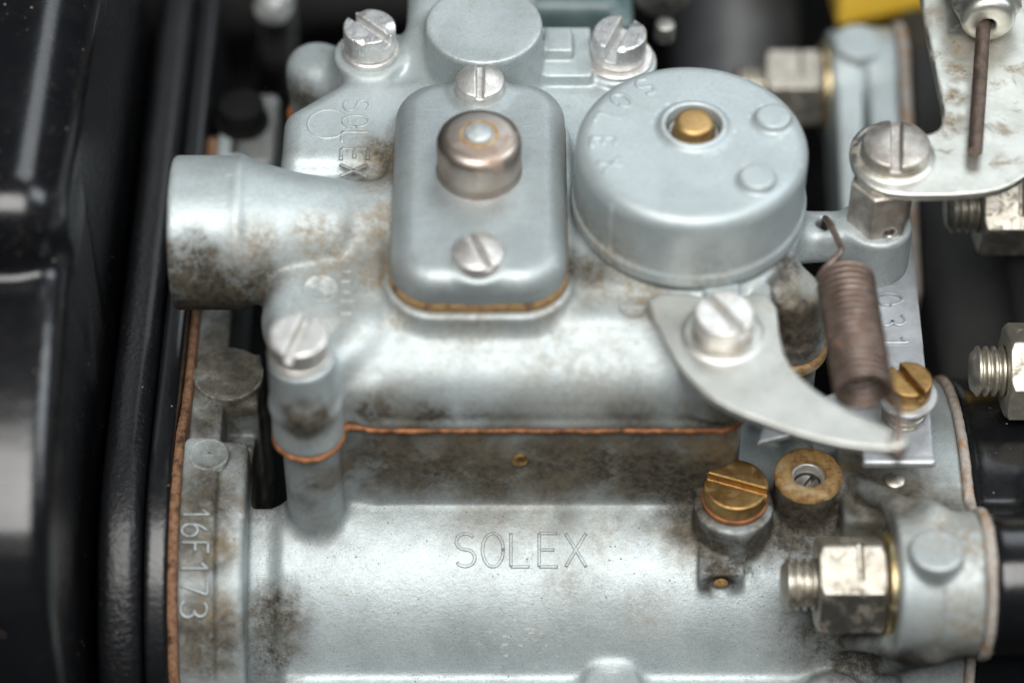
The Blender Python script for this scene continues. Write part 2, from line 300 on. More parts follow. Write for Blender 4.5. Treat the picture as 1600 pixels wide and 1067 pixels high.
def ln(*a): return np.sqrt(sum(x*x for x in a))
def box(c, hf, r=.5):
    def fn(x, y, z):
        q = [np.abs(p-cc)-(h-r) for p, cc, h in zip((x, y, z), c, hf)]
        return ln(*[np.maximum(t, 0) for t in q]) + np.minimum(np.maximum(np.maximum(q[0], q[1]), q[2]), 0) - r
    return fn, ([c[i]-hf[i] for i in range(3)], [c[i]+hf[i] for i in range(3)])
def bx(x0, x1, y0, y1, z0, z1, r=.5): return box(((x0+x1)/2, (y0+y1)/2, (z0+z1)/2), ((x1-x0)/2, (y1-y0)/2, (z1-z0)/2), r)
def rbox(cx, cy, hx, hy, z0, z1, cr, r=.5):                   # upright box, plan corners cr, edges r
    def fn(x, y, z):
        qx = np.abs(x-cx)-(hx-cr); qy = np.abs(y-cy)-(hy-cr)
        d2 = ln(np.maximum(qx, 0), np.maximum(qy, 0)) + np.minimum(np.maximum(qx, qy), 0) - cr + r
        dz = np.abs(z-(z0+z1)/2)-(z1-z0)/2 + r
        return np.minimum(np.maximum(d2, dz), 0) + ln(np.maximum(d2, 0), np.maximum(dz, 0)) - r
    return fn, ((cx-hx, cy-hy, z0), (cx+hx, cy+hy, z1))
def cyl(c, rad, a0, a1, ax=2, r=.4, rad2=None):               # cylinder / taper along axis ax
    u, v = [(1, 2), (0, 2), (0, 1)][ax]
    r2 = rad if rad2 is None else rad2
    def fn(x, y, z):
        p = (x, y, z); t = np.clip((p[ax]-a0)/(a1-a0), 0, 1)
        d2 = ln(p[u]-c[0], p[v]-c[1]) - (rad+(r2-rad)*t) + r
        dz = np.abs(p[ax]-(a0+a1)/2)-(a1-a0)/2 + r
        return np.minimum(np.maximum(d2, dz), 0) + ln(np.maximum(d2, 0), np.maximum(dz, 0)) - r
    m = max(rad, r2); lo = [0, 0, 0]; hi = [0, 0, 0]
    lo[u], hi[u], lo[v], hi[v], lo[ax], hi[ax] = c[0]-m, c[0]+m, c[1]-m, c[1]+m, a0, a1
    return fn, (lo, hi)
def caps(a, b, ra, rb=None):
    rb = ra if rb is None else rb; a = np.array(a, np.float32); b = np.array(b, np.float32); ab = b-a; L2 = float(ab@ab); m = max(ra, rb)
    def fn(x, y, z):
        t = np.clip(((x-a[0])*ab[0]+(y-a[1])*ab[1]+(z-a[2])*ab[2])/L2, 0, 1)
        return ln(x-a[0]-t*ab[0], y-a[1]-t*ab[1], z-a[2]-t*ab[2]) - (ra+(rb-ra)*t)
    return fn, (np.minimum(a, b)-m, np.maximum(a, b)+m)
def ball(c, rad): return caps(c, (c[0], c[1], c[2]+.001), rad)
def poly2(pts, u, v):
    d = np.full(np.broadcast(u, v).shape, 1e9, np.float32); sg = np.ones_like(d); n = len(pts)
    for i in range(n):
        ax_, ay_ = pts[i]; bx_, by_ = pts[i-1]; ex, ey = bx_-ax_, by_-ay_; wx, wy = u-ax_, v-ay_
        t = np.clip((wx*ex+wy*ey)/(ex*ex+ey*ey), 0, 1)
        d = np.minimum(d, (wx-ex*t)**2+(wy-ey*t)**2)
        c1 = (v >= ay_); c2 = (v < by_); c3 = (ex*wy > ey*wx)
        sg = np.where((c1 & c2 & c3) | (~c1 & ~c2 & ~c3), -sg, sg)
    return sg*np.sqrt(d)
def prism(pts, a0, a1, ax=2, cr=0.0, r=.3):                   # polygon (grown by cr) extruded along ax
    u, v = [(1, 2), (0, 2), (0, 1)][ax]
    def fn(x, y, z):
        p = (x, y, z); d2 = poly2(pts, p[u], p[v]) - cr + r; dz = np.abs(p[ax]-(a0+a1)/2)-(a1-a0)/2 + r
        return np.minimum(np.maximum(d2, dz), 0) + ln(np.maximum(d2, 0), np.maximum(dz, 0)) - r
    P = np.array(pts); lo = [0]*3; hi = [0]*3
    lo[u], lo[v], lo[ax] = P[:, 0].min()-cr, P[:, 1].min()-cr, a0; hi[u], hi[v], hi[ax] = P[:, 0].max()+cr, P[:, 1].max()+cr, a1
    return fn, (lo, hi)

# ---------------------------------------------------------------- object helpers
ORG = {}
def mesh_data(name, V, F, mat, smooth=True, auto=None):
    me = bpy.data.meshes.new(name)
    V = np.asarray(V, float)*MM
    if isinstance(F, np.ndarray):
        me.vertices.add(len(V)); me.vertices.foreach_set('co', V.ravel())
        me.loops.add(F.size); me.loops.foreach_set('vertex_index', F.astype(np.int32).ravel())
        k = F.shape[1]; me.polygons.add(len(F)); me.polygons.foreach_set('loop_start', np.arange(0, F.size, k, dtype=np.int32))
        me.update(calc_edges=True); me.validate()
    else: me.from_pydata([tuple(p) for p in V], [], [tuple(f) for f in F])
    me.polygons.foreach_set('use_smooth', [smooth]*len(me.polygons))
    if auto:
        me.set_sharp_from_angle(angle=R(auto))
    me.materials.append(M[mat] if isinstance(mat, str) else mat)
    return me
def place(name, me, parent=None, loc=(0, 0, 0), rot=None):
    o = bpy.data.objects.new(name, me); COL.objects.link(o)
    base = ORG.get(parent.name, (0, 0, 0)) if parent else (0, 0, 0)
    o.location = [(a-b)*MM for a, b in zip(loc, base)]
    if rot is not None: o.rotation_euler = rot
    if parent: o.parent = parent
    ORG[o.name] = tuple(loc)
    return o
def obj(name, VF, mat, parent=None, loc=None, smooth=True, auto=None):   # vertices in world mm; origin put at loc
    V, F = VF; V = np.asarray(V, float)
    if loc is None: loc = ((V[:, 0].min()+V[:, 0].max())/2, (V[:, 1].min()+V[:, 1].max())/2, V[:, 2].min())
    return place(name, mesh_data(name, V-np.array(loc), F, mat, smooth, auto), parent, loc)
def tag(o, label, cat=None, group=None, kind=None):
    o['label'] = label
    if cat: o['category'] = cat
    if group: o['group'] = group
    if kind: o['kind'] = kind
    return o
def thing(name, loc, label, cat, group=None):
    o = bpy.data.objects.new(name, None); COL.objects.link(o); o.empty_display_size = .01
    o.location = [c*MM for c in loc]; ORG[o.name] = tuple(loc)
    return tag(o, label, cat, group)
def sdf(prims, h, pad=1.0):
    lo = np.min([np.array(p[1][1][0]) for p in prims if p[0] != '-'], 0)-pad; hi = np.max([np.array(p[1][1][1]) for p in prims if p[0] != '-'], 0)+pad
    v = Vol(lo, hi, h)
    for s_, pr, k in prims: (v.cut if s_ == '-' else v.add)(pr, k)
    return v.mesh()
def lathe(prof, n=48, origin=(0, 0, 0), axis='Z'):
    V = []; F = []; m = len(prof)
    for i in range(n):
        a = 2*math.pi*i/n
        for r_, z in prof: V.append((r_*math.cos(a), r_*math.sin(a), z))
    for i in range(n):
        for j in range(m-1):
            F.append((i*m+j, ((i+1) % n)*m+j, ((i+1) % n)*m+j+1, i*m+j+1))
    V = np.array(V)
    if axis == 'X': V = V[:, [2, 0, 1]]
    if axis == 'Y': V = V[:, [1, 2, 0]]
    return V+np.array(origin), np.array(F)
def tube(path, rad, n=12):
    P = np.array(path, float); T = np.gradient(P, axis=0); T /= np.linalg.norm(T, axis=1)[:, None]
    up = np.array((0, 0, 1.)) if abs(T[0][2]) < .9 else np.array((1., 0, 0)); V = []; F = []
    nrm = np.cross(T[0], up); nrm /= np.linalg.norm(nrm)
    for i in range(len(P)):
        nrm = nrm-T[i]*(nrm@T[i]); nrm /= np.linalg.norm(nrm); b = np.cross(T[i], nrm)
        for k in range(n):
            a = 2*math.pi*k/n; V.append(P[i]+rad*(math.cos(a)*nrm+math.sin(a)*b))
    for i in range(len(P)-1):
        for k in range(n): F.append((i*n+k, i*n+(k+1) % n, (i+1)*n+(k+1) % n, (i+1)*n+k))
    F.append(tuple(range(n))[::-1]); F.append(tuple((len(P)-1)*n+k for k in range(n)))
    return np.array(V), F
def arcp(cx, cy, rx, ry, a0, a1, n=14): return [(cx+rx*math.cos(R(a0+(a1-a0)*i/n)), cy+ry*math.sin(R(a0+(a1-a0)*i/n))) for i in range(n+1)]
GL = {  # stroke letters in a box 0.62 wide, 1 high
 'S': [arcp(.31, .75, .27, .24, 30, 270, 16) + arcp(.31, .26, .29, .25, 90, -150, 16)[1:]],
 'O': [arcp(.31, .5, .31, .5, 0, 360, 30)], '0': [arcp(.31, .5, .29, .5, 0, 360, 30)],
 'L': [[(.02, 1), (.02, 0)], [(.02, 0), (.58, 0)]],
 'E': [[(.04, 0), (.04, 1)], [(.04, 1), (.58, 1)], [(.04, .5), (.5, .5)], [(.04, 0), (.6, 0)]],
 'F': [[(.06, 0), (.06, 1)], [(.06, 1), (.56, 1)], [(.06, .52), (.46, .52)]],
 'X': [[(0, 0), (.62, 1)], [(0, 1), (.62, 0)]],
 '1': [[(.12, .74), (.36, 1), (.36, 0)]], '7': [[(.04, 1), (.58, 1), (.22, 0)]],
 '6': [arcp(.31, .3, .28, .3, 0, 360, 24), arcp(.62, .32, .6, .7, 120, 178, 8)],
 '3': [arcp(.29, .74, .26, .25, 150, -80, 14), arcp(.29, .27, .29, .27, 80, -150, 14)],
 '-': [[(.1, .5), (.5, .5)]], ' ': []}
def lettering(name, text, fmap, parent, mat, size, adv=.85, wd=.55, ht=.28, label=None, aspect=1.0, edge=None):
    V = []; F = []; side = []
    for ci, ch in enumerate(text):
        for st in GL[ch]:
            pts = []
            for (a, b) in zip(st[:-1], st[1:]):
                L = math.hypot(b[0]-a[0], b[1]-a[1])*size; k = max(1, int(L/.35))
                pts += [(a[0]+(b[0]-a[0])*i/k, a[1]+(b[1]-a[1])*i/k) for i in range(k)]
            pts.append(st[-1])
            uv = np.array([((p[0]+ci*adv)*size*aspect, p[1]*size) for p in pts])
            T = np.gradient(uv, axis=0); T /= np.linalg.norm(T, axis=1)[:, None]+1e-9; S = np.stack([-T[:, 1], T[:, 0]], 1)
            b0 = len(V); prof = [(-.5, -.12), (-.38, ht*.75), (-.18, ht), (.18, ht), (.38, ht*.75), (.5, -.12)]; m = len(prof)
            for i in range(len(uv)):
                for (s_, h_) in prof: V.append(fmap(uv[i, 0]+S[i, 0]*s_*wd, uv[i, 1]+S[i, 1]*s_*wd, h_))
            for i in range(len(uv)-1):
                for j in range(m-1):
                    if j in (0, m-2): side.append(len(F))
                    F.append((b0+i*m+j, b0+i*m+j+1, b0+(i+1)*m+j+1, b0+(i+1)*m+j))
            F.append(tuple(b0+j for j in range(m))[::-1]); F.append(tuple(b0+(len(uv)-1)*m+j for j in range(m)))
    o = obj(name, (V, F), mat, parent)
    if edge:
        o.data.materials.append(M[edge])
        idx_ = np.zeros(len(F), np.int32); idx_[side] = 1; o.data.polygons.foreach_set('material_index', idx_)
    if label: o['label'] = label
    return o
def flat_map(x0, y0, z, ang):                                  # text on a level surface, reading along ang
    c, s = math.cos(R(ang)), math.sin(R(ang))
    return lambda u, v, h: (x0+u*c-v*s, y0+u*s+v*c, z+h)
def turn(v0, v1): return math.atan2(-v1/.743, v0)             # a direction seen in the picture, as a bearing in plan

# fasteners, built once each and shared
def screw_mesh(name, rad, h, mat, slot_w=1.3, slot_d=1.6, dome=.0, edge=.5, dents=(), stem=1.0):
    pr = [('+', cyl((0, 0), rad, 0, h, 2, edge), 0)]
    if dome: pr = [('+', cyl((0, 0), rad, 0, h*.45, 2, .3), 0), ('+', (lambda x, y, z: np.maximum(ln(x, y, z-(h-dome))-dome, ln(x, y)-rad+.1), ((-rad, -rad, 0), (rad, rad, h))), .3)]
    pr.append(('+', cyl((0, 0), rad*.55, -stem, .5, 2, .1), 0))
    pr.append(('-', bx(-rad*2, rad*2, -slot_w/2, slot_w/2, h-slot_d, h+5, .15), .25))
    for c, r_ in dents: pr.append(('-', ball(c, r_), .35))
    return mesh_data(name, *sdf(pr, .16, .6), mat)
def ring_mesh(name, r0, r1, z0, z1, mat, bev=.2):
    V, F = lathe([(r0, z0), (r1-bev, z0), (r1, z0+bev), (r1, z1-bev), (r1-bev, z1), (r0, z1), (r0, z0)], 48)
    return mesh_data(name, V, F, mat, True, 35)

# ---------------------------------------------------------------- setting
floor = obj('engine_block', sdf([('+', bx(-190, 190, -120, 260, -96, -84, 3), 0), ('+', cyl((140, -84), 16, -150, 150, 0, 2), 6), ('+', bx(-40, 60, 120, 170, -90, -60, 6), 6)], 4.0, 6), 'iron')
floor['kind'] = 'structure'; floor['label'] = 'dark engine block below and behind the carburettor'

# ---------------------------------------------------------------- carburettor
def smooth_loop(p, n=2):
    for _ in range(n):
        q = []
        for a, b_ in zip(p, p[1:]+p[:1]):
            q += [(.75*a[0]+.25*b_[0], .75*a[1]+.25*b_[1]), (.25*a[0]+.75*b_[0], .25*a[1]+.75*b_[1])]
        p = q
    return p
def smooth_line(p, n=3):
    p = [tuple(q) for q in p]
    for _ in range(n):
        q = [p[0]]
        for a, b_ in zip(p[:-1], p[1:]):
            q += [(.75*a[0]+.25*b_[0], .75*a[1]+.25*b_[1]), (.25*a[0]+.75*b_[0], .25*a[1]+.75*b_[1])]
        p = q+[p[-1]]
    return p
FL = smooth_line([(-47, -52), (-46, -33), (-38.5, -21), (-28, -13.4), (-18, -11.0), (-10.5, -10.6)])
FL2 = smooth_line([(-46.4, -52), (-45.2, -34), (-38, -22.6), (-28, -15.0), (-18, -12.2), (-10.5, -11.6)])
carb = thing('carburettor', (0, 0, -50), 'bluish grey cast carburettor with lid, covers and screws between two flanges', 'carburettor')
BY, BZ = -12., -45.                                            # axis of the throttle barrel

b = Vol((-53, -51, -52), (71.5, 62, 1), .46)
b.add(cyl((BY, BZ), 27, -36.5, 62, 0, 1.2), 0)
b.add(cyl((BY, BZ), 25.6, -46, -30, 0, .5), 2.5)
b.cut(bx(-41.4, -29.4, -17.0, 70, -70, 4, 1.0), .8)
b.add(bx(-29.4, -20, -17.2, 20, -30, -.5, .8), 1.2)
b.add(rbox(5, 8.2, 30.5, 25.8, -30, -0.5, 5.0, .8), .9)
b.add(bx(-25.5, 15, 20, 53, -30, -0.5, 1.6), 1.0)         # float chamber
b.add(cyl((-30.6, -18.9), 4.5, -30, -.5, 2, .3, 4.3), 1.8)     # front pillar under the lid screw
b.add(cyl((43.2, -.5), 4.6, -30, -.5, 2, .3), 1.5)             # right pillar
b.add(bx(-51.2, -46, -10, 62, -40, -14, .8), .8)               # left flange, low rear land
b.add(bx(-47, -40.6, -.6, 10.8, -40, -14.6, .8), .6)
b.add(cyl((-45.6, 5.1), 5.7, -40, -13.3, 2, .25), .15)
fl = prism(FL+[(-10.5, -52)], -51.2, -45.6, 0, .0, .7); b.add(fl, .5)
fl2 = prism(FL2+[(-10.5, -52)], -47, -41.2, 0, .0, 1.2); b.add(fl2, .8)
# right flange: round plate and front lobe round the stud
b.add(cyl((BY, BZ), 32.8, 60.5, 70, 0, 1.0), 3.0)
b.add(cyl((-37, -13.6), 10.6, 57.4, 63.0, 0, .8), 1.2)
b.add(cyl((-37, -13.6), 11, 63.6, 70, 0, .8), 1.6)
b.add(prism([(-45, -20), (-36, -6), (-24, -14.5), (-16, -16), (-16, -50), (-36, -34)], 58.4, 63.2, 0, 0, 1.0), 2.0)
b.add(prism([(-47, -17), (-41, -3.4), (-35, -2.9), (-28.5, -8.5), (-20.5, -13.9), (-12, -14), (-12, -40), (-30, -30)], 64.2, 70, 0, 0, 1.0), 1.0)
b.add(caps((63.2, -45.6, -19), (57.5, -38.6, -32), 1.5), 3.5); b.add(caps((57.4, -43.6, -20), (51, -35.2, -30.5), 1.4), 3.5)
b.add(caps((52.5, -17, -13.6), (58.5, -26.5, -7.9), 1.7), 3.2); b.add(caps((61.5, -21, -12.2), (63.5, -31, -4.6), 1.5), 3.0)
b.add(bx(51, 63, -25, -8, -30, -13.4, 1.2), 2.5)               # land that carries the rivet and the plate
b.add(cyl((59.3, -17.6), 4.2, -16, -12.6, 2, .4), .6)
b.add(cyl((62.6, -39.6), 4.0, -8, -1.6, 2, .35), .3)          # ejector stub on the lobe
# bosses on the barrel
b.add(cyl((34.4, -20.6), 6.35, -32, -14.4, 2, .45, 6.15), .8)
b.add(bx(29.0, 35.8, -30.2, -22, -29, -20.2, .35), .4)
b.cut(cyl((32.4, -23.0), 2.0, -31.2, -29.4, 1, .2), .3)
b.add(caps((35.4, -26.2, -16), (34.6, -27.0, -22), 1.0), 1.2)
b.add(cyl((46, -16.9), 5.2, -30, -12.0, 2, .35), .9)
b.add(caps((49, -16, -15), (55, -14, -15), 1.8), 1.6)
b.add(caps((46, -12, -16.5), (44, -2, -15.5), 2.4), 1.6)
b.cut(cyl((46, -16.9), 2.8, -20, -10, 2, .05), .3)
b.add(bx(-36, 57, -47, -28, -50, -36.6, 1.2), 1.6)             # lower ledge
b.add(cyl((15.6, -41.5), 4.6, -50, -34.2, 2, 1.2), 3.0)
b.add(cyl((50, -44), 5.5, -50, -34, 2, 1.2), 3.0)
b.add(cyl((28, -44.5), 2.2, -50, -35.9, 2, .4), .6)
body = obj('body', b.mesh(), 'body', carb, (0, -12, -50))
body['label'] = 'grimy grey lower casting with round barrel and two flanges'

def barrel(rad):
    def f(u, v, h):                                            # u along X, v up the curve from a start angle
        a = R(56.5)+v/27.0
        return (-8.9+u, BY-(rad+h)*math.cos(a), BZ+(rad+h)*math.sin(a))
    return f
lettering('lettering', 'SOLEX', barrel(27.0), body, 'body', 5.3, adv=.83, wd=.62, ht=.17, aspect=.98, edge='letter_edge', label='SOLEX cast in thin raised outline letters')
def flange_top(u, v, h):                                       # follows the left flange's curved top, reading downwards
    ys = np.array([p[0] for p in FL]); zs = np.array([p[1] for p in FL])
    y = -23.4-u*.80; z = float(np.interp(y, ys, zs))
    sl = (np.interp(y+.5, ys, zs)-np.interp(y-.5, ys, zs)); nl = math.hypot(1, sl)
    return (-50.6+v, y-h*sl/nl, z+.05+h/nl)
lettering('lettering', '16F173', flange_top, body, 'letter', 4.1, adv=.80, wd=.56, ht=.42, edge='letter_edge', aspect=.95, label='16F173 cast in raised digits down the left flange')
V, F = lathe([(0, -2), (3.1, -2), (3.15, .1), (2.95, .35), (2.6, .28), (0, .22)], 24, (-47.2, -14.0, -10.9))
pad = obj('ejector_mark', (V+np.random.normal(0, .04, V.shape)*np.array((1, 1, .3)), F), 'body', body, None, True, 40)
lettering('lettering', '3', lambda u, v, h: (-48.3+v, -13.0-u, -10.72+h), pad, 'body', 2.2, wd=.45, ht=.25)
V, F = lathe([(4.7, 0), (5.0, .42), (5.3, 0)], 48, (-45.6, 5.1, -13.35)); obj('ring_mark', (V, F), 'body', body)
V, F = lathe([(0, -.8), (1.6, -.8), (1.6, .35), (1.3, .6), (0, .7)], 24, (59.3, -18.0, -12.3)); obj('rivet', (V, F), 'nut', body, None, True, 40)
V, F = lathe([(0, -.5), (1.3, -.5), (1.2, .5), (.7, .8), (0, .8)], 24, (1.2, 8.6, -17.4), 'Z'); V = V-np.array((1.2, 8.6, -17.4)); V = np.stack([V[:, 0]+1.2, -17.5-V[:, 2], V[:, 1]-7.6], 1); obj('wall_plug', (V, F), 'brass', body, None, True, 40)
V, F = lathe([(0, 0), (1.0, 0), (1.1, .5), (.5, 1.0), (0, 1.0)], 20); V = np.stack([V[:, 0]+32.4, -29.5-V[:, 2]*.5, V[:, 1]-23.0], 1); obj('lead_seal', (V, F), 'rust', body, None, True, 40)
# rust-covered rim of the open socket with the screw down inside it
V, F = lathe([(2.75, -.8), (2.75, .3), (3.0, .5), (4.7, .45), (5.25, .1), (5.35, -.7)], 40, (46, -16.9, -12.0))
obj('rusty_rim', (V+np.random.normal(0, .03, V.shape), F), 'rust', body)
V, F = lathe([(2.2, -1.6), (2.25, .1), (2.5, .25), (2.78, .1), (2.85, -1.0)], 40, (46, -16.9, -12.7)); obj('socket_collar', (V, F), 'screw', body)
sock = place('slotted_screw', screw_mesh('socket_screw', 2.15, 1.4, 'far_metal', .8, .9, edge=.3, stem=.3), body, (46, -16.9, -15.9), (0, 0, R(55)))

# ---- lid
l = Vol((-54, -25.5, .6), (63.5, 60.5, 31), .46)
l.add(bx(-36.5, 36, -10.5, 28, .7, 15.0, 2.5), 0)
l.add(bx(-27, 16, 20, 53, .7, 14.6, 2.0), 1.0)
l.add(rbox(5.5, 8.2, 30.5, 26.2, .7, 5.0, 5.0, .8), 1.0)
l.add(cyl((-10.6, 4.9), 7.7, -25, 36.4, 0, 4.0), 1.5)
l.add(prism([(-11.5, 12.4), (-4, 15.4), (6, 15.6), (6, 1), (-16, 1), (-16, 6)], -24.6, 36, 0, 0, 2.5), 3.0)           # rolled front
l.add(bx(-30, -19, -17.4, -2, .7, 9, 1.5), 2.0)
l.add(rbox(5.5, 8.2, 31, 26.9, .7, 2.4, 5.4, .5), .6)               # rim above the gasket
l.add(bx(-20, 34, -4, 26, 5, 16.4, 1.5), 1.5)
l.add(rbox(-5, 12.4, 14.2, 23.4, 10, 17.4, 8, .5), 1.6)         # pad under the domed cover
l.add(cyl((-31, -18.6), 5.2, 7, 17.6, 2, .5, 4.9), 0)           # front-left screw boss
l.add(cyl((-30.8, -19.0), 5.5, .7, 8.5, 2, .8, 5.2), 1.5)
l.add(caps((-31, -21.2, 9.0), (-31.5, -20, 11.5), 3.4, 2.6), 1.6)
l.add(caps((-30.5, -17, 9), (-22.5, -9.5, 11.5), 3.4, 3.6), 2.2)
l.add(caps((-31, -13, 9), (-31, -6, 9), 5.0), 2.5)
l.add(cyl((11.0, 13.0), 12.0, -52.3, -41.2, 0, .6), 1.0)        # inlet stub
l.add(cyl((11.0, 13.0), 11.8, -42.2, -26, 0, .6, 7.4), 1.2)
l.add(caps((-30, 11.5, 13.0), (-14, 12.5, 13.0), 7.2, 7.2), 3.0)
l.add(caps((-34, 6, 8), (-34, -4, 9), 4.2), 3.0)
l.cut(cyl((11.0, 13.0), 10.2, -56, -44.5, 0, .3), .4)
l.add(prism([(-33.5, 24.5), (-33.5, 33), (-26, 39.5), (-12, 39.5), (-12, 24.5)], 2, 17.2, 2, 3.0, 3.4), 1.0)   # rear-left housing
l.add(cyl((-23.0, 47.2), 6.0, .7, 17.8, 2, .6), 2.2)            # rear-left screw boss
l.add(cyl((-32.4, 51.4), 4.7, .7, 13.0, 2, 2.4), 1.5)
l.add(caps((-32, 50.6, 9), (-24, 47.5, 12), 4.2), 3.0)
l.add(bx(-22, 18, 38, 54, 4, 14.6, 2), 2.0)
l.add(cyl((-4.5, 45.0), 9.8, 8, 26.0, 2, .5, 9.4), 2.0)         # round tower
l.add(bx(-17.2, 4, 47, 64, 2, 22, 3), 3.0)
l.add(caps((-14.8, 38, 13), (-14.0, 49, 17), 2.6), 2.5)
l.add(cyl((17.4, 47.4), 6.2, .7, 16.2, 2, .5), 1.0)             # rear-right screw boss
l.add(bx(2, 13, 42, 54, 8, 17.4, .5), .8)
l.add(bx(5.2, 9.9, 45.6, 51.5, 14, 19.6, .45), .3)              # small square stop
l.add(cyl((27.2, 11.8), 16.6, 5, 18, 2, .5), 1.2)               # seat of the round cover
l.add(cyl((27.2, 11.8), 17.6, 13.8, 16.2, 2, .5), .8)
l.add(cyl((43.4, -.6), 4.9, .7, 13.0, 2, 1.4, 4.2), 1.5)        # right screw boss
l.add(cyl((43.2, -.6), 5.4, .7, 4.2, 2, .6), .8)
l.add(caps((41, 3, 11), (36, 8, 11), 4.0), 2.0)
l.add(cyl((31.2, -14.4), 5.8, 4, 16.2, 2, .5), 1.5)             # lever pivot boss
l.add(bx(29.0, 34.2, -9.5, -3, 8, 17.2, .5), .8)
l.add(bx(36.0, 39.2, -10.5, -2, 6, 15.8, .6), .8)
l.add(caps((40, 10, 11.5), (57, 11.8, 11.5), 3.6, 3.0), 2.0)    # arm out to the standoff
l.add(bx(40, 57, 8.6, 14.8, 9, 14.6, 1.2), 1.4)
l.add(cyl((56.6, 11.6), 5.7, 5.5, 15.0, 2, .7, 5.5), 1.6)
l.cut(cyl((48.4, 11.2), 1.3, 5, 20, 2, .1), .3)
lid = obj('lid', l.mesh(), 'lid', carb, (0, 15, 0))
lid['label'] = 'grey cast lid with left inlet stub and rolled front'
lettering('lettering', 'SOLEX', lambda u, v, h: (-26.9+v, 36.6-u, 17.12+h), lid, 'lid', 4.2, adv=.88, wd=.66, ht=.20, edge='letter_edge', label='SOLEX cast in raised letters on the rear left housing')
def mark(x, y, z, r_, parent, mat, sq=1.0):
    V, F = lathe([(0, .02), (r_-.35, .02), (r_-.2, .16), (r_, .14), (r_+.12, -.1)], 40); V[:, 0] *= sq
    return obj('ejector_mark', (V+np.array((x, y, z)), F), mat, parent)
mark(-29.2, 31.0, 17.16, 3.4, lid, 'lid')
mark(-29.0, -2.6, 15.02, 2.8, lid, 'lid')
mark(18.3, -6.6, 15.45, 2.2, lid, 'lid')
for i, y in enumerate((0.4, -1.6, -3.8, -5.6, -8.2)):          # worn, unreadable raised bars
    wd_ = (1.2, 1.6, 1.1, 1.7, 1.3)[i]
    obj('worn_bar', sdf([('+', bx(-25.2-wd_/2, -25.2+wd_/2+.5, y-.3, y+.3, 14.4, 15.55, .2), 0)], .2, .5), 'lid', lid)
# ---- gasket between lid and body
gk = [('+', bx(-31, -19, -18.2, 0, -.25, .72, .2), .8), ('+', rbox(5.5, 8.2, 31.1, 27.0, -.25, .72, 5.4, .2), 0), ('+', bx(-37, 0, -11, 36, -.25, .72, .2), 0), ('+', bx(-28, 17, 20, 53.5, -.25, .72, .2), 0), ('+', cyl((-30.8, -19.0), 5.62, -.25, .72, 2, .2), .8),
      ('+', cyl((43.2, -.6), 5.8, -.25, .72, 2, .2), .6), ('+', cyl((-32.4, 51.4), 5.4, -.25, .72, 2, .2), .6), ('+', caps((-31, -16, .1), (-22, -10, .1), .6), 0)]
gv, gf = sdf(gk, .34, .8)
gv[:, 1] += .10*np.sin(gv[:, 0]*.9)+.08*np.sin(gv[:, 0]*2.7+1)+.05*np.sin(gv[:, 0]*6.1); gv[:, 2] += .05*np.sin(gv[:, 0]*.7+2)+.04*np.sin(gv[:, 0]*3.3)
gas = obj('lid_gasket', (gv, gf), 'copper', carb)
obj('rusty_gasket_ring', sdf([('+', cyl((43.2, -.6), 6.0, -1.3, .75, 2, .5), 0)], .3, .8), 'rust', carb)
gas['label'] = 'thin copper coloured gasket between lid and body'

# ---- domed rectangular cover
c = Vol((-19.2, -11, 17.6), (9.2, 36, 27), .30)
c.add(rbox(-5, 12.4, 13.3, 22.2, 12, 24.4, 7.2, 3.6), 0)
c.add(cyl((-5, -5.0), 4.5, 16, 23.3, 2, .4), 1.4); c.add(cyl((-5, 31.0), 4.6, 16, 24.3, 2, .4), 1.4)
c.cut(bx(-30, 20, -20, 50, 10, 18.9, .05), .3)
cover = obj('domed_cover', c.mesh(), 'cap', carb)
cover['label'] = 'smooth rectangular cover with rounded corners on the lid'
obj('cover_gasket', sdf([('+', rbox(-5, 12.4, 13.5, 22.4, 17.3, 18.95, 7.3, .15), 0)], .3, .8), 'pedestal_cork', cover)
pan = screw_mesh('pan_screw', 3.95, 3.3, 'screw', 1.15, 1.5, dome=9.0)
place('slotted_screw', pan, carb, (-5, -5.0, 23.2), (0, 0, turn(25, 38)))
place('slotted_screw', pan, carb, (-5, 31.0, 24.2), (0, 0, R(90)))
V, F = lathe([(6.5, -.5), (6.6, .8), (6.2, 1.4), (6.45, 2.0), (6.5, 6.0), (6.2, 7.0), (5.4, 7.6), (4.6, 7.75), (2.2, 7.85), (0, 7.85)], 64, (-5, 13.2, 24.2))
knob = obj('vent_cap', (V, F), 'knob', carb); knob['label'] = 'round tarnished metal cap on the domed cover'
V, F = lathe([(2.1, -.3), (2.05, .35), (1.7, .6), (0, .62)], 32, (-5, 13.2, 32.05)); obj('rivet_head', (V, F), 'lid', knob)
V, F = lathe([(2.0, -.1), (2.9, .06), (3.0, -.1)], 32, (-5, 13.2, 32.05)); obj('rust_ring', (V, F), 'rust', knob)

# ---- round cover
d = Vol((8.3, -6.6, 17.4), (46, 31.5, 34), .30)
DC = (27.2, 12.5)
d.add(cyl(DC, 17.6, 17.8, 31.5, 2, 2.4), 0)
d.add(cyl(DC, 18.1, 17.8, 20.2, 2, .5), .6)
d.add(cyl((27.5, 15.2), 5.2, 28, 32.4, 2, .6), .9)
d.cut(cyl((27.5, 15.2), 4.25, 28.6, 36, 2, .1), .3)
d.add(cyl((39.6, 16.6), 2.7, 28, 32.8, 2, .4), .8); d.add(cyl((36.4, 3.6), 2.7, 28, 32.8, 2, .4), .8)
dc = obj('round_cover', d.mesh(), 'disc', carb); dc['label'] = 'round flat topped grey cover with brass button in its centre'
def round_map(u, v, h):                                        # letters round the rim, their tops towards the centre
    a = R(115) + u/13.8; rr = 15.2 - v
    return (DC[0]+rr*math.cos(a), DC[1]+rr*math.sin(a), 31.48+h)
